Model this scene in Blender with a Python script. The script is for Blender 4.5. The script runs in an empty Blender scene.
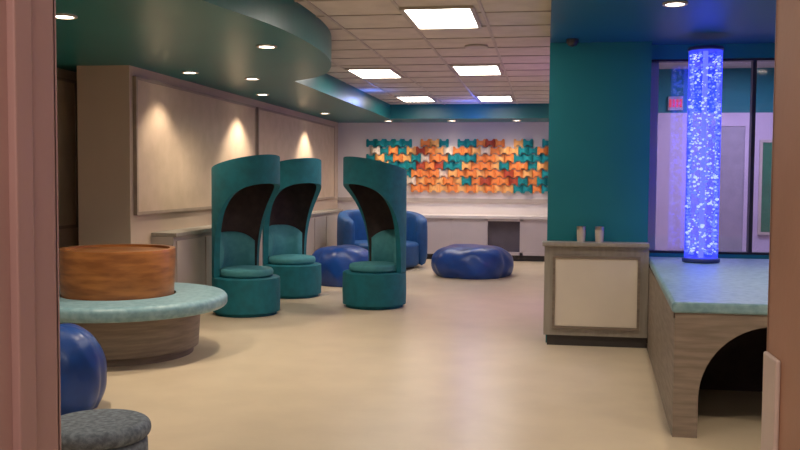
import bpy, bmesh, math, random
from mathutils import Vector, Matrix
random.seed(4)
scene = bpy.context.scene
scene.view_settings.view_transform = 'Standard'
scene.view_settings.look = 'None'

# ---------------- materials ----------------
def mat(name, col, rough=0.6, col2=None, nscale=8.0, bump=0.0, bscale=80.0, metal=0.0, spec=0.5, detail=4.0, stretch=None):
    m = bpy.data.materials.new(name); m.use_nodes = True
    nt = m.node_tree; b = nt.nodes['Principled BSDF']
    b.inputs['Base Color'].default_value = (*col, 1)
    b.inputs['Roughness'].default_value = rough
    b.inputs['Metallic'].default_value = metal
    b.inputs['Specular IOR Level'].default_value = spec
    tc = nt.nodes.new('ShaderNodeTexCoord')
    mp = nt.nodes.new('ShaderNodeMapping')
    nt.links.new(tc.outputs['Object'], mp.inputs['Vector'])
    if stretch: mp.inputs['Scale'].default_value = stretch
    if col2 is None: col2 = tuple(c*0.86 for c in col)
    n = nt.nodes.new('ShaderNodeTexNoise'); n.inputs['Scale'].default_value = nscale; n.inputs['Detail'].default_value = detail
    nt.links.new(mp.outputs[0], n.inputs['Vector'])
    r = nt.nodes.new('ShaderNodeValToRGB')
    r.color_ramp.elements[0].position = 0.35; r.color_ramp.elements[1].position = 0.65
    r.color_ramp.elements[0].color = (*col2, 1); r.color_ramp.elements[1].color = (*col, 1)
    nt.links.new(n.outputs['Fac'], r.inputs['Fac'])
    nt.links.new(r.outputs['Color'], b.inputs['Base Color'])
    if bump > 0:
        n2 = nt.nodes.new('ShaderNodeTexNoise'); n2.inputs['Scale'].default_value = bscale
        nt.links.new(mp.outputs[0], n2.inputs['Vector'])
        bp = nt.nodes.new('ShaderNodeBump'); bp.inputs['Strength'].default_value = bump; bp.inputs['Distance'].default_value = 0.01
        nt.links.new(n2.outputs['Fac'], bp.inputs['Height']); nt.links.new(bp.outputs[0], b.inputs['Normal'])
    return m
def emis(name, col, strength, base=None):
    m = bpy.data.materials.new(name); m.use_nodes = True
    b = m.node_tree.nodes['Principled BSDF']
    b.inputs['Base Color'].default_value = (*(base or col), 1)
    b.inputs['Emission Color'].default_value = (*col, 1)
    b.inputs['Emission Strength'].default_value = strength
    return m

M_floor = mat('floor_vinyl', (0.64,0.53,0.385), 0.32, (0.59,0.485,0.35), 3.0, 0.05, 30)
M_wall  = mat('wall_paint', (0.54,0.42,0.33), 0.8, (0.51,0.395,0.31), 2.0, 0.08, 120)
M_wallw = mat('wall_pale', (0.74,0.68,0.66), 0.8, (0.70,0.64,0.62), 2.0, 0.08, 120)
M_lilac = mat('wall_lilac', (0.64,0.54,0.66), 0.8, (0.60,0.50,0.62), 2.0, 0.08, 120)
M_front = mat('wall_front_paint', (0.68,0.55,0.56), 0.8, None, 2.0)
M_jamb  = mat('jamb_pink_lit', (0.47,0.31,0.285), 0.55, (0.44,0.29,0.265), 3.0, 0.05, 60)  # purple-pink light on the left jamb is put into this colour
M_jamb2 = mat('jamb_wood', (0.42,0.235,0.145), 0.55, (0.36,0.20,0.12), 3.0, 0.05, 60)
M_panel = mat('acoustic_panel_fabric', (0.56,0.43,0.32), 0.9, (0.51,0.39,0.285), 6.0, 0.3, 250)
M_frame = mat('panel_frame', (0.34,0.26,0.20), 0.6)
M_ctile = mat('ceiling_tile', (0.62,0.56,0.48), 0.9, (0.55,0.495,0.42), 5.0, 0.35, 90)
M_cgrid = mat('ceiling_bar', (0.46,0.41,0.35), 0.5)
M_soff  = mat('soffit_teal', (0.004,0.150,0.15), 0.34, (0.003,0.135,0.135), 1.5)
M_soffb = mat('soffit_blue_lit', (0.004,0.10,0.21), 0.45, (0.004,0.09,0.19), 1.5)  # teal soffit with the tube's blue light mixed into its colour
M_tealw = mat('wall_teal', (0.0,0.185,0.21), 0.6, (0.0,0.17,0.195), 2.0, 0.1, 120)
M_teal  = mat('teal_fabric', (0.0,0.155,0.21), 0.7, (0.0,0.125,0.17), 12.0, 0.3, 250)
M_teall = mat('teal_cushion', (0.07,0.30,0.35), 0.7, (0.05,0.25,0.295), 14.0, 0.3, 250)
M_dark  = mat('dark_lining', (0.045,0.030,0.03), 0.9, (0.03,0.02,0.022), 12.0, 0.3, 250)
M_blue  = mat('blue_vinyl', (0.005,0.06,0.30), 0.36, (0.004,0.04,0.21), 5.0, 0.25, 14)
M_blue2 = mat('blue_upholstery', (0.012,0.09,0.29), 0.5, (0.010,0.07,0.23), 8.0, 0.3, 120)
M_bench = mat('bench_vinyl', (0.24,0.40,0.46), 0.42, (0.15,0.29,0.35), 22.0, 0.1, 60, detail=8)
M_wood  = mat('orange_wood', (0.35,0.135,0.038), 0.32, (0.19,0.066,0.018), 2.5, 0.05, 40, stretch=(1.5,1.5,9), detail=7)
M_gwood = mat('grey_wood', (0.25,0.20,0.16), 0.5, (0.17,0.135,0.105), 4.0, 0.06, 40, stretch=(1,1,10))
M_gwood2= mat('grey_laminate', (0.34,0.31,0.27), 0.5, (0.29,0.265,0.23), 4.0, 0.03, 40, stretch=(8,8,1))
M_doorp = mat('door_paint', (0.40,0.36,0.42), 0.5)
M_white = mat('white_laminate', (0.72,0.65,0.55), 0.5, (0.68,0.61,0.52), 3.0)
M_cab   = mat('cabinet_grey', (0.46,0.40,0.36), 0.55, (0.43,0.37,0.33), 3.0)
M_cab2  = mat('cabinet_lilac', (0.52,0.46,0.48), 0.55, (0.48,0.43,0.45), 3.0)
M_niche = mat('cabinet_niche', (0.10,0.085,0.11), 0.7)
M_toe   = mat('toe_kick', (0.05,0.045,0.045), 0.6)
M_grey  = mat('ottoman_fabric', (0.19,0.23,0.27), 0.8, (0.09,0.11,0.14), 40.0, 0.3, 200)
M_metal = mat('brushed_metal', (0.6,0.55,0.5), 0.3, None, 20, metal=1.0)
M_blackm= mat('black_frame', (0.02,0.02,0.03), 0.4)
M_bluef = mat('blue_plastic', (0.03,0.05,0.25), 0.4)
M_trimw = mat('trim_paint', (0.62,0.54,0.46), 0.5)
M_green = mat('green_board', (0.03,0.20,0.10), 0.6)
M_lens  = emis('light_lens', (1.0,0.93,0.83), 14.5, (0.9,0.9,0.9))
M_down  = emis('downlight_lens', (1.0,0.88,0.72), 12)
M_exit  = emis('exit_red', (0.9,0.05,0.03), 0.5)

M_glass = bpy.data.materials.new('partition_glass'); M_glass.use_nodes=True; nt=M_glass.node_tree
for n in list(nt.nodes): nt.nodes.remove(n)
o_=nt.nodes.new('ShaderNodeOutputMaterial'); tr=nt.nodes.new('ShaderNodeBsdfTransparent'); gl=nt.nodes.new('ShaderNodeBsdfGlossy')
gl.inputs['Roughness'].default_value=0.06; tr.inputs['Color'].default_value=(0.78,0.80,0.90,1)
mx=nt.nodes.new('ShaderNodeMixShader'); mx.inputs[0].default_value=0.08
nt.links.new(tr.outputs[0],mx.inputs[1]); nt.links.new(gl.outputs[0],mx.inputs[2]); nt.links.new(mx.outputs[0],o_.inputs[0])

# ---------------- mesh helpers ----------------
def finish(bm, name, mats, smooth=False, parent=None, loc=(0,0,0), rotz=0, bevel=0, seg=2, angle=35, subsurf=0):
    bmesh.ops.recalc_face_normals(bm, faces=bm.faces)
    me = bpy.data.meshes.new(name); bm.to_mesh(me); bm.free()
    if not isinstance(mats,(list,tuple)): mats=[mats]
    for m in mats: me.materials.append(m)
    if smooth:
        for p in me.polygons: p.use_smooth=True
    o = bpy.data.objects.new(name, me); scene.collection.objects.link(o)
    o.location=loc; o.rotation_euler[2]=rotz
    if bevel>0:
        md=o.modifiers.new('bevel','BEVEL'); md.width=bevel; md.segments=seg; md.limit_method='ANGLE'; md.angle_limit=math.radians(angle)
    if subsurf:
        sd=o.modifiers.new('sub','SUBSURF'); sd.levels=subsurf; sd.render_levels=subsurf
    elif smooth:
        es=o.modifiers.new('split','EDGE_SPLIT'); es.split_angle=math.radians(50)
    if parent: o.parent=parent
    return o
def empty(name, loc=(0,0,0), rotz=0):
    o=bpy.data.objects.new(name,None); scene.collection.objects.link(o); o.location=loc; o.rotation_euler[2]=rotz
    o.empty_display_size=0.1
    return o
def addbox(bm, x0,x1,y0,y1,z0,z1, mi=0):
    vs=[bm.verts.new(p) for p in [(x0,y0,z0),(x1,y0,z0),(x1,y1,z0),(x0,y1,z0),(x0,y0,z1),(x1,y0,z1),(x1,y1,z1),(x0,y1,z1)]]
    for f in [(0,3,2,1),(4,5,6,7),(0,1,5,4),(1,2,6,5),(2,3,7,6),(3,0,4,7)]:
        fc=bm.faces.new([vs[i] for i in f]); fc.material_index=mi
def box(name, x0,x1,y0,y1,z0,z1, m, bevel=0, parent=None):
    bm=bmesh.new(); addbox(bm,x0,x1,y0,y1,z0,z1)
    return finish(bm,name,m,bevel=bevel,parent=parent)
def lathe(bm, prof, n=64, mi=0, cx=0, cy=0, warp=None, closed=False):
    rings=[]
    for pr in prof:
        r,z=pr[0],pr[1]
        if r<1e-6: rings.append([bm.verts.new((cx,cy,z))])
        else:
            ring=[]
            for i in range(n):
                a=2*math.pi*i/n; rr,zz=(r,z) if not warp else warp(r,z,a)
                ring.append(bm.verts.new((cx+rr*math.cos(a),cy+rr*math.sin(a),zz)))
            rings.append(ring)
    k=len(rings); rng = range(k) if closed else range(k-1)
    for j in rng:
        A,B=rings[j],rings[(j+1)%k]
        m=prof[j][2] if len(prof[j])>2 else mi
        for i in range(n):
            i2=(i+1)%n
            if len(A)==1 and len(B)==1: continue
            if len(A)==1: f=bm.faces.new([A[0],B[i],B[i2]])
            elif len(B)==1: f=bm.faces.new([A[i],A[i2],B[0]])
            else: f=bm.faces.new([A[i],A[i2],B[i2],B[i]])
            f.material_index=m
def prism(bm, pts, z0, z1, mi_side=0, mi_bot=0):
    b=[bm.verts.new((x,y,z0)) for x,y in pts]; t=[bm.verts.new((x,y,z1)) for x,y in pts]
    f=bm.faces.new(b); f.material_index=mi_bot
    f=bm.faces.new(t); f.material_index=mi_bot
    n=len(pts)
    for i in range(n):
        f=bm.faces.new([b[i],b[(i+1)%n],t[(i+1)%n],t[i]]); f.material_index=mi_side
def rprof(r, z0, z1, rd, rin=0.0, n=5):
    p=[(rin,z0)]
    for i in range(n+1):
        a=-math.pi/2+math.pi/2*i/n; p.append((r-rd+rd*math.cos(a), z0+rd+rd*math.sin(a)))
    for i in range(n+1):
        a=math.pi/2*i/n; p.append((r-rd+rd*math.cos(a), z1-rd+rd*math.sin(a)))
    p.append((rin,z1)); return p

XL=-3.73; XLL=-4.5; YB=16.0; YF=1.5; XR=3.2; XR2=0.85; H=2.64; S=2.40; SR=2.54; YM=7.95
# ---------------- room shell ----------------
box('floor', -4.8,3.5,-1.7,16.3,-0.1,0.0, M_floor)
bm=bmesh.new(); addbox(bm,-4.8,3.5,-1.7,16.3,H,H+0.1)
finish(bm,'ceiling',M_ctile)
bm=bmesh.new()
x=-0.48-0.6*8
while x<0.85:
    if x>-3.7: addbox(bm,x-0.012,x+0.012,YF,15.0,H-0.008,H)
    x+=0.6
y=6.22-0.6*7
while y<15.0:
    addbox(bm,-4.4,0.84,y-0.012,y+0.012,H-0.0075,H)
    y+=0.6
finish(bm,'trim_ceiling_grid',M_cgrid)

box('wall_left', XLL-0.2,XLL,YF,8.3,0,H, M_wall)
box('wall_left_return', XLL-0.2,XL,8.3,8.5,0,H, M_wall)
box('wall_left_far', XL-0.2,XL,8.5,YB+0.2,0,H, M_wall)
box('wall_pillar', -4.24,XL,7.7,8.3,0,H, M_wall)
box('wall_back', XL,XR2+0.1,YB,YB+0.2,0,H, M_wallw)
box('wall_right_far', XR2,XR2+0.1,YM+0.12,YB,0,H, M_wallw)
box('wall_right', XR,XR+0.2,YF,10.7,0,H, M_front)
bm=bmesh.new(); addbox(bm,0.02,XR2,7.74,YM+0.12,0.0,H)
finish(bm,'wall_teal_pier',M_tealw)
bm=bmesh.new(); addbox(bm,XR2,XR,YM,YM+0.12,0,0.77); addbox(bm,XR2,XR,YM,YM+0.12,2.42,H); addbox(bm,3.1,XR,YM,YM+0.12,0.77,2.42)
finish(bm,'wall_alcove',M_tealw)
e=empty('window_1')
for i,(a,b_) in enumerate([(0.87,1.70),(1.73,3.08)]):
    box('glass_%d'%(i+1),a,b_,YM+0.05,YM+0.056,0.79,2.40,M_glass,parent=e)
bm=bmesh.new(); addbox(bm,1.70,1.73,YM+0.01,YM+0.09,0.79,2.40); addbox(bm,0.852,3.098,YM+0.01,YM+0.09,2.40,2.418); addbox(bm,0.852,0.87,YM+0.01,YM+0.09,0.79,2.40)
addbox(bm,3.08,3.098,YM+0.01,YM+0.09,0.79,2.40); addbox(bm,0.852,3.098,YM+0.01,YM+0.09,0.772,0.79)
finish(bm,'frame',M_blackm,parent=e)
bm=bmesh.new(); addbox(bm,XR2+0.1,XR,10.5,10.7,0,2.15,0); addbox(bm,XR2+0.1,XR,10.5,10.7,2.15,H,1)
finish(bm,'wall_adjoining_back',[M_lilac,M_tealw])
e=empty('door_1')
box('leaf', 1.78,2.17,10.47,10.499,0,2.0,M_doorp,0.004,parent=e)
bm=bmesh.new(); addbox(bm,1.74,1.78,10.46,10.499,0,2.04); addbox(bm,2.17,2.21,10.46,10.499,0,2.04); addbox(bm,1.78,2.17,10.46,10.499,2.0,2.04)
finish(bm,'casing',M_lilac,parent=e)
e=empty('green_notice_board')
box('felt',2.36,2.90,10.475,10.494,0.83,1.82,M_green,parent=e)
bm=bmesh.new(); addbox(bm,2.33,2.36,10.465,10.494,0.8,1.85); addbox(bm,2.90,2.93,10.465,10.494,0.8,1.85); addbox(bm,2.36,2.90,10.465,10.494,0.8,0.83); addbox(bm,2.36,2.90,10.465,10.494,1.82,1.85)
finish(bm,'frame',M_trimw,parent=e)

bm=bmesh.new(); addbox(bm,XLL-0.2,-0.89,1.2,YF,0,H); addbox(bm,0.37,XR+0.2,1.2,YF,0,H); addbox(bm,-0.89,0.37,1.2,YF,2.2,H)
finish(bm,'wall_front',M_front)
box('wall_corridor_left',-2.0,-1.8,-1.7,1.2,0,H,M_front); box('wall_corridor_right',1.4,1.6,-1.7,1.2,0,H,M_front)
box('wall_corridor_end',-1.8,1.4,-1.7,-1.5,0,H,M_front)
dj=empty('door_frame')
bm=bmesh.new(); addbox(bm,-0.892,-0.872,1.19,1.51,0,2.2); addbox(bm,-0.873,-0.857,1.36,1.41,0,2.19); addbox(bm,-0.95,-0.872,1.50,1.515,0,2.25)
finish(bm,'jamb_left',M_jamb,bevel=0.003,parent=dj)
bm=bmesh.new(); addbox(bm,0.355,0.372,1.19,1.51,0,2.2); addbox(bm,0.355,0.44,1.50,1.515,0,2.25)
finish(bm,'jamb_right',M_jamb2,bevel=0.003,parent=dj)
bm=bmesh.new(); addbox(bm,-0.89,0.37,1.19,1.51,2.185,2.2)
finish(bm,'jamb_head',M_jamb2,parent=dj)
bm=bmesh.new(); addbox(bm,0.347,0.355,1.42,1.50,0,1.12)
finish(bm,'edge_guard',M_trimw,bevel=0.003,parent=dj)

# soffits
ctrl=[(-2.15,YF),(-2.1,3.5),(-1.97,4.8),(-1.80,5.8),(-1.76,6.6),(-1.81,7.4),(-1.96,8.1),(-2.2,8.7),(-2.6,9.15)]
def catmull(P,k=8):
    out=[]
    for i in range(len(P)-1):
        p0=P[max(i-1,0)];p1=P[i];p2=P[i+1];p3=P[min(i+2,len(P)-1)]
        for j in range(k):
            t=j/k
            out.append(tuple(0.5*((2*p1[a])+(-p0[a]+p2[a])*t+(2*p0[a]-5*p1[a]+4*p2[a]-p3[a])*t*t+(-p0[a]+3*p1[a]-3*p2[a]+p3[a])*t**3) for a in (0,1)))
    out.append(P[-1]); return out
pts=catmull(ctrl)+[(-2.6,15.0),(XR2,15.0),(XR2,YB),(XL,YB),(XL,8.3),(XLL,8.3),(XLL,YF)]
bm=bmesh.new(); prism(bm,pts,S,H)
finish(bm,'ceiling_soffit_teal',M_soff)
bm=bmesh.new(); prism(bm,[(0.02,YF),(XR,YF),(XR,YM),(XR2,YM),(XR2,7.74),(0.02,7.74)],SR,H)
finish(bm,'ceiling_soffit_blue_lit',M_soffb)

def wallpanel(y0,y1,x,z0=1.04,z1=2.31):
    x+=0.001
    e=empty('acoustic_wall_panel')
    box('fabric',x,x+0.03,y0+0.03,y1-0.03,z0+0.03,z1-0.03,M_panel,parent=e)
    bm=bmesh.new(); addbox(bm,x,x+0.036,y0,y0+0.03,z0,z1);addbox(bm,x,x+0.036,y1-0.03,y1,z0,z1)
    addbox(bm,x,x+0.036,y0+0.03,y1-0.03,z0,z0+0.03);addbox(bm,x,x+0.036,y0+0.03,y1-0.03,z1-0.03,z1)
    finish(bm,'frame',M_frame,parent=e)
wallpanel(7.76,11.2,XL); wallpanel(11.3,15.6,XL); wallpanel(6.0,8.1,XLL,0.9,2.31)

e=empty('radiator_cabinet')
xa=XL+0.004
box('body',xa,-3.50,8.12,15.3,0.08,0.82,M_cab,parent=e)
box('toe',xa,-3.53,8.12,15.3,0,0.08,M_toe,parent=e)
box('top',xa,-3.47,8.12,15.3,0.82,0.86,M_gwood2,0.006,parent=e)
bm=bmesh.new()
y=8.18
while y<14.6: addbox(bm,-3.5,-3.485,y,y+0.68,0.13,0.78); y+=0.75
finish(bm,'doors',M_cab,bevel=0.004,parent=e)
e=empty('storage_cabinet')
ya=YB-0.004; xb=XR2-0.004
box('body',-3.42,xb,15.55,ya,0.10,0.72,M_niche,parent=e)
box('toe',-3.42,xb,15.5,ya,0,0.10,M_toe,parent=e)
box('top',-3.42,xb,15.40,ya,0.72,0.77,M_wallw,0.006,parent=e)
bm=bmesh.new(); x=-3.42; k=0
while x<xb-0.04:
    addbox(bm,x,min(x+0.05,xb),15.43,15.55,0.10,0.72)
    if k%3!=1: addbox(bm,x+0.05,min(x+0.60,xb),15.445,15.465,0.10,0.72)
    x+=0.60; k+=1
addbox(bm,-3.42,xb,15.43,15.55,0.10,0.15); addbox(bm,-3.42,xb,15.43,15.55,0.68,0.72)
finish(bm,'doors_and_stiles',M_cab2,parent=e)
bm=bmesh.new(); addbox(bm,XL+0.002,XR2-0.002,YB-0.03,YB,0.98,1.05)
finish(bm,'trim_back_rail',M_cab)
box('baseboard_left',XLL,XLL+0.015,YF+0.02,8.3,0,0.1,M_toe)
box('baseboard_pillar',-4.24,XL,7.685,7.70,0,0.1,M_toe)
box('baseboard_right',XR2-0.015,XR2,8.1,15.4,0,0.1,M_toe)

# ---------------- pier cabinet ----------------
e=empty('half_wall_cabinet')
bm=bmesh.new()
addbox(bm,0.0,XR2,7.62,7.74,0.09,0.84)
finish(bm,'body',M_gwood2,parent=e)
box('toe',0.03,XR2,7.65,7.74,0,0.09,M_toe,parent=e)
box('top',-0.02,XR2,7.58,7.74,0.84,0.875,M_gwood2,0.006,parent=e)
box('panel',0.09,0.76,7.605,7.62,0.17,0.74,M_white,0.004,parent=e)
bm=bmesh.new()
for a in [(0.07,0.09,0.15,0.76),(0.76,0.78,0.15,0.76)]: addbox(bm,a[0],a[1],7.598,7.62,a[2],a[3])
addbox(bm,0.09,0.76,7.598,7.62,0.15,0.17); addbox(bm,0.09,0.76,7.598,7.62,0.74,0.76)
finish(bm,'panel_frame',M_gwood,parent=e)
for xx in (0.30,0.45):
    bm=bmesh.new(); lathe(bm,[(0,0),(0.032,0),(0.038,0.10,1),(0.038,0.13,1),(0.034,0.13,1),(0.03,0.02,1),(0,0.02,1)],24)
    finish(bm,'tumbler_cup',[M_trimw,M_metal],True,loc=(xx,7.655,0.875))
bm=bmesh.new(); lathe(bm,[(0,0),(0.05,0),(0.05,-0.025),(0.035,-0.05),(0,-0.065)],24)
finish(bm,'security_camera',[M_blackm],True,loc=(0.2,7.55,SR))

# ---------------- platform ----------------
e=empty('bubble_tube_platform')
XE=2.9; PT=0.68
def archpanel(bm,x0,x1,y0,y1,z0,z1,cx,hw,spring,top,n=28):
    inn=[(cx-hw,z0)]
    for i in range(n+1):
        a=math.pi-math.pi*i/n; inn.append((cx+hw*math.cos(a), spring+(top-spring)*math.sin(a)))
    inn.append((cx+hw,z0))
    def outer(i):
        if i==0: return (x0,z0)
        if i==len(inn)-1: return (x1,z0)
        a=math.pi-math.pi*(i-1)/n
        c,s=math.cos(a),math.sin(a)
        tx = ((x1-cx)/c if c>1e-6 else ((x0-cx)/c if c<-1e-6 else 1e9))
        tz = ((z1-spring)/s if s>1e-6 else 1e9)
        t=min(tx,tz); return (cx+t*c, spring+t*s)
    out=[outer(i) for i in range(len(inn))]
    k=len(inn)
    F=[[bm.verts.new((p[0],yy,p[1])) for p in inn] for yy in (y0,y1)]
    O=[[bm.verts.new((p[0],yy,p[1])) for p in out] for yy in (y0,y1)]
    for i in range(k-1):
        for s in (0,1):
            a,b2=out[i],out[i+1]
            corner=None
            if abs(a[0]-x0)<1e-5 and abs(b2[1]-z1)<1e-5 and abs(a[1]-z1)>1e-5 and abs(b2[0]-x0)>1e-5: corner=(x0,z1)
            if abs(a[1]-z1)<1e-5 and abs(b2[0]-x1)<1e-5 and abs(b2[1]-z1)>1e-5 and abs(a[0]-x1)>1e-5: corner=(x1,z1)
            vs=[F[s][i],F[s][i+1],O[s][i+1]]
            if corner: vs.append(bm.verts.new((corner[0],(y0,y1)[s],corner[1])))
            vs.append(O[s][i]); bm.faces.new(vs)
        bm.faces.new([F[0][i],F[0][i+1],F[1][i+1],F[1][i]])
        bm.faces.new([O[0][i],O[0][i+1],O[1][i+1],O[1][i]])
bm=bmesh.new(); archpanel(bm,0.70,XE,5.0,5.05,0.0,PT,1.23,0.40,0.22,0.62)
finish(bm,'front_panel',M_gwood,parent=e)
bm=bmesh.new(); prism(bm,[(0.70,5.05),(0.74,5.05),(0.887,7.58),(0.847,7.58)],0.0,PT)
finish(bm,'side_panel',M_gwood,parent=e)
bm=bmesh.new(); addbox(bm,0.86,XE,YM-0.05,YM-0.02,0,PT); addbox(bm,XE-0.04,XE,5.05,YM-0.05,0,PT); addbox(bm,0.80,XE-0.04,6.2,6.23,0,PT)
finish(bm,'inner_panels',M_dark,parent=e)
bm=bmesh.new(); prism(bm,[(0.68,4.98),(0.85,7.57),(0.87,7.75),(0.87,YM-0.01),(XE,YM-0.01),(XE,4.98)],PT,0.74)
finish(bm,'padded_top',M_bench,bevel=0.02,seg=3,parent=e)

# ---------------- bubble tube ----------------
tb=empty('bubble_tube',(1.24,7.50,0.74))
bm=bmesh.new(); lathe(bm,rprof(0.145,0,0.035,0.012),48); finish(bm,'base_collar',M_bluef,True,parent=tb)
bm=bmesh.new(); lathe(bm,rprof(0.138,1.68,1.71,0.012),48); finish(bm,'top_cap',M_bluef,True,parent=tb)
mt=bpy.data.materials.new('acrylic_tube'); mt.use_nodes=True; nt=mt.node_tree
for n in list(nt.nodes): nt.nodes.remove(n)
o_=nt.nodes.new('ShaderNodeOutputMaterial'); tr=nt.nodes.new('ShaderNodeBsdfTransparent'); gl=nt.nodes.new('ShaderNodeBsdfGlossy'); gl.inputs['Roughness'].default_value=0.05
em=nt.nodes.new('ShaderNodeEmission'); em.inputs['Color'].default_value=(0.05,0.07,1.0,1); em.inputs['Strength'].default_value=0.42
tr.inputs['Color'].default_value=(0.70,0.74,1,1)
fr=nt.nodes.new('ShaderNodeFresnel'); mx=nt.nodes.new('ShaderNodeMixShader'); ad=nt.nodes.new('ShaderNodeAddShader')
nt.links.new(fr.outputs[0],mx.inputs[0]); nt.links.new(tr.outputs[0],mx.inputs[1]); nt.links.new(gl.outputs[0],mx.inputs[2])
nt.links.new(mx.outputs[0],ad.inputs[0]); nt.links.new(em.outputs[0],ad.inputs[1]); nt.links.new(ad.outputs[0],o_.inputs[0])
bm=bmesh.new(); lathe(bm,[(0.13,0.035),(0.13,1.68)],48); finish(bm,'acrylic_cylinder',mt,True,parent=tb)
mcore=emis('glow_core',(0.08,0.09,1.0),2.5)  # added glowing rod, stands in for the tube's inner light
bm=bmesh.new(); lathe(bm,[(0.02,0.035),(0.02,1.68)],24); finish(bm,'glow_core',mcore,True,parent=tb)
mb1=emis('bubble_light',(0.50,0.58,1.0),1.35); mb2=emis('bubble_blue',(0.07,0.10,1.0),2.6)
bm=bmesh.new()
for i in range(780):
    r=0.120*math.sqrt(random.uniform(0.1,1)); a=random.random()*6.283; z=0.06+1.6*random.random()
    s=random.choice([0.006,0.008,0.010,0.014])*random.uniform(0.8,1.2)
    g=bmesh.ops.create_icosphere(bm,subdivisions=1,radius=s,matrix=Matrix.Translation((r*math.cos(a),r*math.sin(a),z))@Matrix.Diagonal((1,1,0.75,1)))
    mi=0 if random.random()<0.36 else 1
    for v in g['verts']:
        for f in v.link_faces: f.material_index=mi
finish(bm,'bubbles',[mb1,mb2],True,parent=tb)

# ---------------- hooded chairs ----------------
def hooded_chair(x,y,rotz):
    e=empty('hooded_armchair',(x,y,0),rotz)
    R,Ri=0.345,0.285
    bm=bmesh.new(); lathe(bm,[(0,0),(0.31,0),(0.31,0.03),(R,0.035),(R+0.004,0.19),(R,0.375),(R-0.02,0.385),(0,0.385)],72)
    finish(bm,'pedestal',M_teal,True,parent=e)
    bm=bmesh.new(); p=rprof(0.278,0.385,0.47,0.035)
    lathe(bm,p[:-1]+[(0.2,0.476),(0.1,0.482),(0,0.485)],72)
    finish(bm,'seat_cushion',M_teall,True,parent=e)
    bm=bmesh.new()
    PH0=68.0
    phis=[]
    nb=26
    for i in range(nb+1): phis.append(-PH0+2*PH0*i/nb)
    ns=34
    for i in range(1,ns+1): phis.append(PH0+(180-PH0)*(i/ns)**2.2)
    for i in range(ns-1,0,-1): phis.append(360-(PH0+(180-PH0)*(i/ns)**2.2))
    def zb(ph):
        ph=abs((ph+180)%360-180) if ph!=180 else 180
        if ph<=PH0: return 0.385
        t=(ph-PH0)/(180-PH0)
        return 0.385+0.95*(1-(1-t)**2.6)**(1/2.6)
    def zt(ph): return 1.54-0.085*math.cos(math.radians(ph))
    M=14; cols=[]
    for ph in phis:
        a=math.radians(ph); dx,dy=-math.cos(a),-math.sin(a)
        z0,z1=zb(ph),zt(ph); co=[]
        for k in range(M+1):
            z=z0+(z1-z0)*k/M
            co.append((bm.verts.new((R*dx,R*dy,z)),bm.verts.new((Ri*dx,Ri*dy,min(z,z1-0.03)))))
        cols.append(co)
    n=len(cols)
    for i in range(n):
        A,B=cols[i],cols[(i+1)%n]
        for k in range(M):
            f=bm.faces.new([A[k][0],B[k][0],B[k+1][0],A[k+1][0]]); f.material_index=0
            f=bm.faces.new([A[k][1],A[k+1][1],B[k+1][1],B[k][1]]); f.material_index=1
        f=bm.faces.new([A[0][0],A[0][1],B[0][1],B[0][0]]); f.material_index=0
        f=bm.faces.new([A[M][0],B[M][0],B[M][1],A[M][1]]); f.material_index=0
    f=bm.faces.new([c[M][1] for c in cols]); f.material_index=1
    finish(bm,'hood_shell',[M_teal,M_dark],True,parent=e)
    bm=bmesh.new(); N=24; cols=[]
    for i in range(N+1):
        ph=-64+128*i/N; a=math.radians(ph); dx,dy=-math.cos(a),-math.sin(a)
        edge=min(1,(64-abs(ph))/12); th=0.02+0.05*math.sqrt(max(0,1-(1-edge)**2))
        zt2=0.82-0.10*(abs(ph)/64)**3
        loop=[]
        for q in range(9):
            t=q/8; z=0.47+(zt2-0.47)*t
            bul=th*(0.55+0.45*math.sin(math.pi*min(1,t*0.9+0.1)))*(1 if t<0.9 else 0.75)
            loop.append(bm.verts.new(((Ri-bul)*dx,(Ri-bul)*dy,z)))
        loop.append(bm.verts.new(((Ri-0.003)*dx,(Ri-0.003)*dy,zt2+0.01))); loop.append(bm.verts.new(((Ri-0.003)*dx,(Ri-0.003)*dy,0.47)))
        cols.append(loop)
    for i in range(N):
        A,B=cols[i],cols[i+1]
        for q in range(len(A)): bm.faces.new([A[q],A[(q+1)%len(A)],B[(q+1)%len(A)],B[q]])
    bm.faces.new(cols[0]); bm.faces.new(cols[-1])
    finish(bm,'back_cushion',M_teall,True,parent=e)
hooded_chair(-3.02,8.83,math.radians(-26))
hooded_chair(-2.95,10.28,math.radians(-36))
hooded_chair(-1.83,9.62,math.radians(-136))

# ---------------- round bench ----------------
e=empty('round_bench',(-3.33,6.65,0))
bm=bmesh.new(); lathe(bm,rprof(0.85,0.36,0.47,0.045,0.446,8),96,closed=True); finish(bm,'seat_ring',M_bench,True,parent=e)
bm=bmesh.new(); lathe(bm,[(0,0),(0.58,0),(0.58,0.06),(0.62,0.06),(0.64,0.355),(0.76,0.358),(0,0.36)],96); finish(bm,'base_drum',M_gwood,True,parent=e)
bm=bmesh.new(); lathe(bm,[(0.0,0.36),(0.425,0.36),(0.445,0.81),(0.442,0.83),(0.40,0.83),(0.40,0.81),(0,0.81)],96); finish(bm,'backrest_drum',M_wood,True,parent=e)

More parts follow.
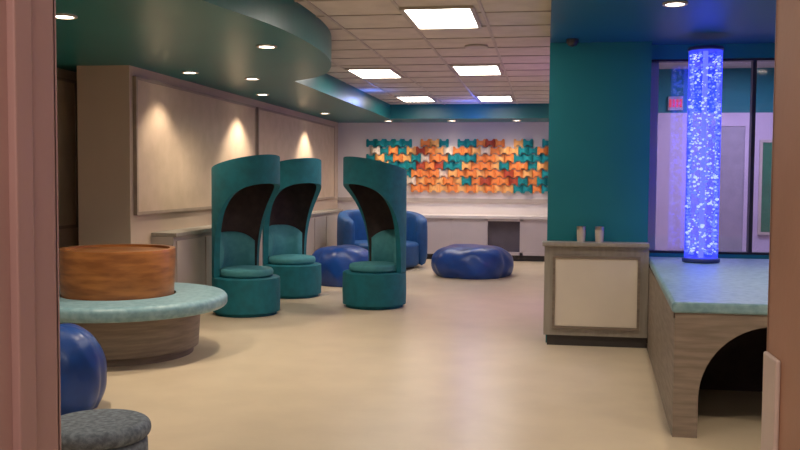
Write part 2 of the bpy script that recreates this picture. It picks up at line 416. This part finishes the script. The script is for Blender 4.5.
# ---------------- bean bags ----------------
def beanbag(name,x,y,r,h,seed,m=M_blue,lean=0.0,rz=0,pw=0.8,sx=1.0,sq=0.0,wr=1.0):
    rd=random.Random(seed); ph=[rd.random()*6.28 for _ in range(8)]
    bm=bmesh.new(); rows=30; prof=[(0,0)]
    for i in range(rows+1):
        t=i/rows; a=-math.pi/2*0.45+(math.pi/2*1.45)*t
        rr=r*max(0.0,math.cos(a))**pw; z=h*(math.sin(a)-math.sin(-math.pi/2*0.45))/(1-math.sin(-math.pi/2*0.45))
        prof.append((max(rr,0.0) if i<rows else 0,z))
    def w(rr,z,a):
        t=z/h
        k=1+wr*(0.025*math.sin(3*a+ph[0]+3*t)+0.012*math.sin(7*a+ph[1]-6*t)+0.008*math.sin(13*a+ph[2]+12*t))
        k-=wr*0.04*max(0,math.cos(3*a+ph[3]))**14
        k*=1+sq*(abs(math.sin(2*(a+0.3))))**1.5
        zz=z*(1+wr*0.04*math.sin(2*a+ph[4])*(rr/r)+wr*0.018*math.sin(5*a+ph[5]+14*rr)*(rr/r))
        return rr*k,max(0,zz)
    lathe(bm,prof,120,warp=w)
    for v in bm.verts:
        t=v.co.z/h; v.co.x*=sx; v.co.x+=-lean*t*t
    return finish(bm,name,m,True,loc=(x,y,0),rotz=rz)
beanbag('bean_bag',-1.03,13.0,0.56,0.44,1,pw=0.46,sq=0.09)
beanbag('bean_bag',-2.64,11.6,0.42,0.50,2,pw=0.5,sq=0.08)
beanbag('bean_bag',-2.86,4.95,0.27,0.50,5,pw=0.75)

# ---------------- blue lounge armchair ----------------
e=empty('upholstered_armchair',(-2.52,13.9,0),math.radians(-62))
bm=bmesh.new(); lathe(bm,rprof(0.58,0.03,0.40,0.06,n=6),72); finish(bm,'seat',M_blue2,True,parent=e)
bm=bmesh.new(); lathe(bm,[(0,0),(0.5,0),(0.5,0.03),(0,0.03)],48); finish(bm,'base_ring',M_toe,parent=e)
bm=bmesh.new(); N=40; cols=[]
for i in range(N+1):
    ph=-115+230*i/N; a=math.radians(ph); dx,dy=-math.cos(a),-math.sin(a)
    t=abs(ph)/115; top=0.90-0.16*t**3; end=max(0.0,(t-0.95)/0.05); th=0.095*math.sqrt(max(0.05,1-end**2))
    rc=0.62; loop=[]
    prof=[(-1,0.02),(-1,0.3),(-1,top-0.06),(-0.8,top-0.01),(0,top),(0.8,top-0.01),(1,top-0.06),(1.1,top*0.6),(1,0.3),(1,0.02)]
    for s,z in prof: 
        r=rc-s*th; loop.append(bm.verts.new((r*dx,r*dy,z)))
    cols.append(loop)
for i in range(N):
    A,B=cols[i],cols[i+1]
    for q in range(len(A)): bm.faces.new([A[q],A[(q+1)%len(A)],B[(q+1)%len(A)],B[q]])
bm.faces.new(cols[0]); bm.faces.new(cols[-1])
finish(bm,'curved_back',M_blue2,True,parent=e,subsurf=1)

# ottoman
e=empty('ottoman',(-1.97,3.72,0))
bm=bmesh.new(); lathe(bm,rprof(0.22,0.02,0.22,0.02),48); finish(bm,'body',M_grey,True,parent=e)
bm=bmesh.new(); lathe(bm,rprof(0.235,0.22,0.30,0.038),48); finish(bm,'cushion',M_grey,True,parent=e)
bm=bmesh.new(); lathe(bm,[(0,0),(0.19,0),(0.19,0.02),(0,0.02)],32); finish(bm,'foot_ring',M_toe,True,parent=e)

# ---------------- tile wall art ----------------
cols_=[('orange',(0.86,0.27,0.07)),('amber',(0.90,0.45,0.15)),('red',(0.46,0.07,0.035)),('teal',(0.0,0.24,0.28)),('cream',(0.78,0.66,0.54)),('brown',(0.25,0.11,0.07))]
tm=[mat('felt_'+n,c,0.85,None,20) for n,c in cols_]
bm=bmesh.new(); x0,x1=-3.2,0.1; rows,colsn=7,20; cw=(x1-x0)/colsn; z0,z1=1.16,2.10; ch=(z1-z0)/rows
for r in range(rows):
    for c in range(colsn+1):
        xc=x0+(c+0.5*(r%2))*cw+cw*0.5
        if xc+cw*0.5>0.2: continue
        zc=z0+(r+0.5)*ch
        w=cw*0.52; hh=ch*0.54; waist=ch*0.27
        u=(xc-x0)/(x1-x0)
        tealp=0.62 if (u<0.30 and r>=2) else (0.40 if (0.45<u<0.60) else (0.40 if u>0.82 else 0.12))
        if (r==rows-1) and random.random()<0.25: continue
        q=random.random()
        if q<tealp: mi=3
        else: mi=random.choice([0,0,0,0,1,1,0,2,1,0,4])
        d=0.03+0.06*((c+r)%2)+0.01*random.random()
        outline=[]; N=10
        def hf(s):
            s=abs(s)
            if s<0.40: return waist+(hh-waist)*0.15*(s/0.40)**2
            if s<0.58: return waist+(hh-waist)*(0.15+0.85*(s-0.40)/0.18)
            return hh-(hh*0.25)*max(0,(s-0.9)/0.1)**2
        for i in range(2*N+1):
            s=-1+i/N; outline.append((xc+w*s, zc+hf(s)))
        for i in range(2*N+1):
            s=1-i/N; outline.append((xc+w*s, zc-hf(s)))
        def dep(px): return d*(1-0.6*((px-xc)/w)**2)
        Fv=[bm.verts.new((px,YB-0.012-dep(px),pz)) for px,pz in outline]
        Bv=[bm.verts.new((px,YB-0.001,pz)) for px,pz in outline]
        n=len(outline)
        for i in range(2*N):
            f=bm.faces.new([Fv[i],Fv[i+1],Fv[n-2-i],Fv[n-1-i]]); f.material_index=mi
        for i in range(n):
            f=bm.faces.new([Fv[i],Fv[(i+1)%n],Bv[(i+1)%n],Bv[i]]); f.material_index=mi
finish(bm,'felt_tile_wall_art',tm)

# ---------------- ceiling lights ----------------
for (x,y) in [(-0.80,6.98),(-2.0,10.5),(-0.78,10.3),(-2.0,13.9),(-0.78,13.9),(-0.78,3.2)]:
    e=empty('ceiling_light_panel',(x,y,H))
    LX,LY=0.24,0.42
    bm=bmesh.new(); addbox(bm,-LX,LX,-LY,LY,-0.012,-0.002); finish(bm,'lens',M_lens,parent=e)
    bm=bmesh.new(); addbox(bm,-LX-.03,-LX,-LY-.03,LY+.03,-0.02,-0.0005);addbox(bm,LX,LX+.03,-LY-.03,LY+.03,-0.02,-0.0005);addbox(bm,-LX,LX,-LY-.03,-LY,-0.02,-0.0005);addbox(bm,-LX,LX,LY,LY+.03,-0.02,-0.0005)
    finish(bm,'frame',M_cgrid,parent=e)
def downlight(x,y,z,power,size=60,col=(1,0.83,0.63),blend=0.8):
    e=empty('recessed_downlight',(x,y,z))
    bm=bmesh.new(); lathe(bm,[(0.06,-0.001),(0.08,-0.001),(0.08,-0.012),(0.06,-0.012)],32,closed=True); finish(bm,'trim_ring',M_trimw,parent=e)
    bm=bmesh.new(); lathe(bm,[(0,-0.002),(0.06,-0.002),(0.06,-0.006),(0,-0.006)],32); finish(bm,'lens',M_down,parent=e)
    l=bpy.data.lights.new('spot','SPOT'); l.energy=power; l.spot_size=math.radians(size*2); l.spot_blend=blend; l.color=col; l.shadow_soft_size=0.05
    o=bpy.data.objects.new('lamp',l); scene.collection.objects.link(o); o.location=(0,0,-0.03); o.parent=e
for (x,y,p) in [(-2.12,6.69,115),(-2.95,8.83,70),(-3.0,5.3,120),(-3.2,3.0,70)]:
    downlight(x,y,S,p,62)
for (x,y,p) in [(-3.38,8.25,45),(-3.38,10.5,95),(-3.38,13.6,95)]:
    downlight(x,y,S,p,52,blend=0.55)
for xx in (-2.7,-1.6,-0.5): downlight(xx,15.45,S,46,62)  # added wall washers that brighten the back wall and its art
downlight(0.81,6.1,SR,70,60); downlight(2.2,6.1,SR,45,60); downlight(2.2,3.5,SR,110,60); downlight(0.9,3.3,SR,85,60)  # all but the first are added, unseen, to light the right-front area
bm=bmesh.new(); lathe(bm,[(0,0),(0.11,0),(0.11,-0.015),(0.09,-0.02),(0,-0.012)],32); finish(bm,'ceiling_speaker',M_cgrid,True,loc=(-0.66,8.5,H))

def area(name,loc,size,power,col,rot=(0,0,0),sy=None):
    l=bpy.data.lights.new(name,'AREA'); l.energy=power; l.color=col; l.size=size
    if sy: l.shape='RECTANGLE'; l.size_y=sy
    o=bpy.data.objects.new(name,l); scene.collection.objects.link(o); o.location=loc; o.rotation_euler=rot; return o
def point(name,loc,power,col,r=0.1):
    l=bpy.data.lights.new(name,'POINT'); l.energy=power; l.color=col; l.shadow_soft_size=r
    o=bpy.data.objects.new(name,l); scene.collection.objects.link(o); o.location=loc; return o
point('cove_glow_blue',(-1.2,14.5,2.3),12,(0.06,0.15,1.0),0.1)
point('cove_glow_blue.001',(-2.45,12.6,2.45),4,(0.05,0.2,1.0),0.1)
point('cove_glow_purple',(0.5,10.0,1.2),16,(0.6,0.15,1.0),0.3)
area('adjoining_fill',(2.0,9.3,2.6),0.6,48,(0.82,0.70,1.0))  # unseen lilac fill added to brighten the room behind the glass
area('corridor_fill',(-0.2,0.0,2.58),0.6,28,(1.0,0.78,0.70))  # warm fill added behind the camera for the jambs and chair fronts
e=empty('exit_sign',(1.42,10.494,2.18))
bm=bmesh.new(); addbox(bm,-0.08,0.08,-0.035,0,0,0.15); finish(bm,'housing',M_doorp,parent=e)
bm=bmesh.new()
for i in range(4): addbox(bm,-0.07+0.037*i,-0.045+0.037*i,-0.04,-0.035,0.03,0.12)
finish(bm,'letters',M_exit,parent=e)

w=bpy.data.worlds.new('world'); scene.world=w; w.use_nodes=True
w.node_tree.nodes['Background'].inputs[0].default_value=(0.5,0.45,0.42,1); w.node_tree.nodes['Background'].inputs[1].default_value=0.3

# ---------------- camera ----------------
cd=bpy.data.cameras.new('camera'); cam=bpy.data.objects.new('camera',cd); scene.collection.objects.link(cam)
cd.sensor_width=36; cd.lens=40.5; cd.clip_start=0.05
cam.location=(0,0,1.39)
R=Matrix.Rotation(math.radians(9.16),4,'Z')@Matrix.Rotation(math.radians(90-2.93),4,'X')@Matrix.Rotation(math.radians(0.4),4,'Z')
cam.rotation_euler=R.to_euler()
scene.camera=cam
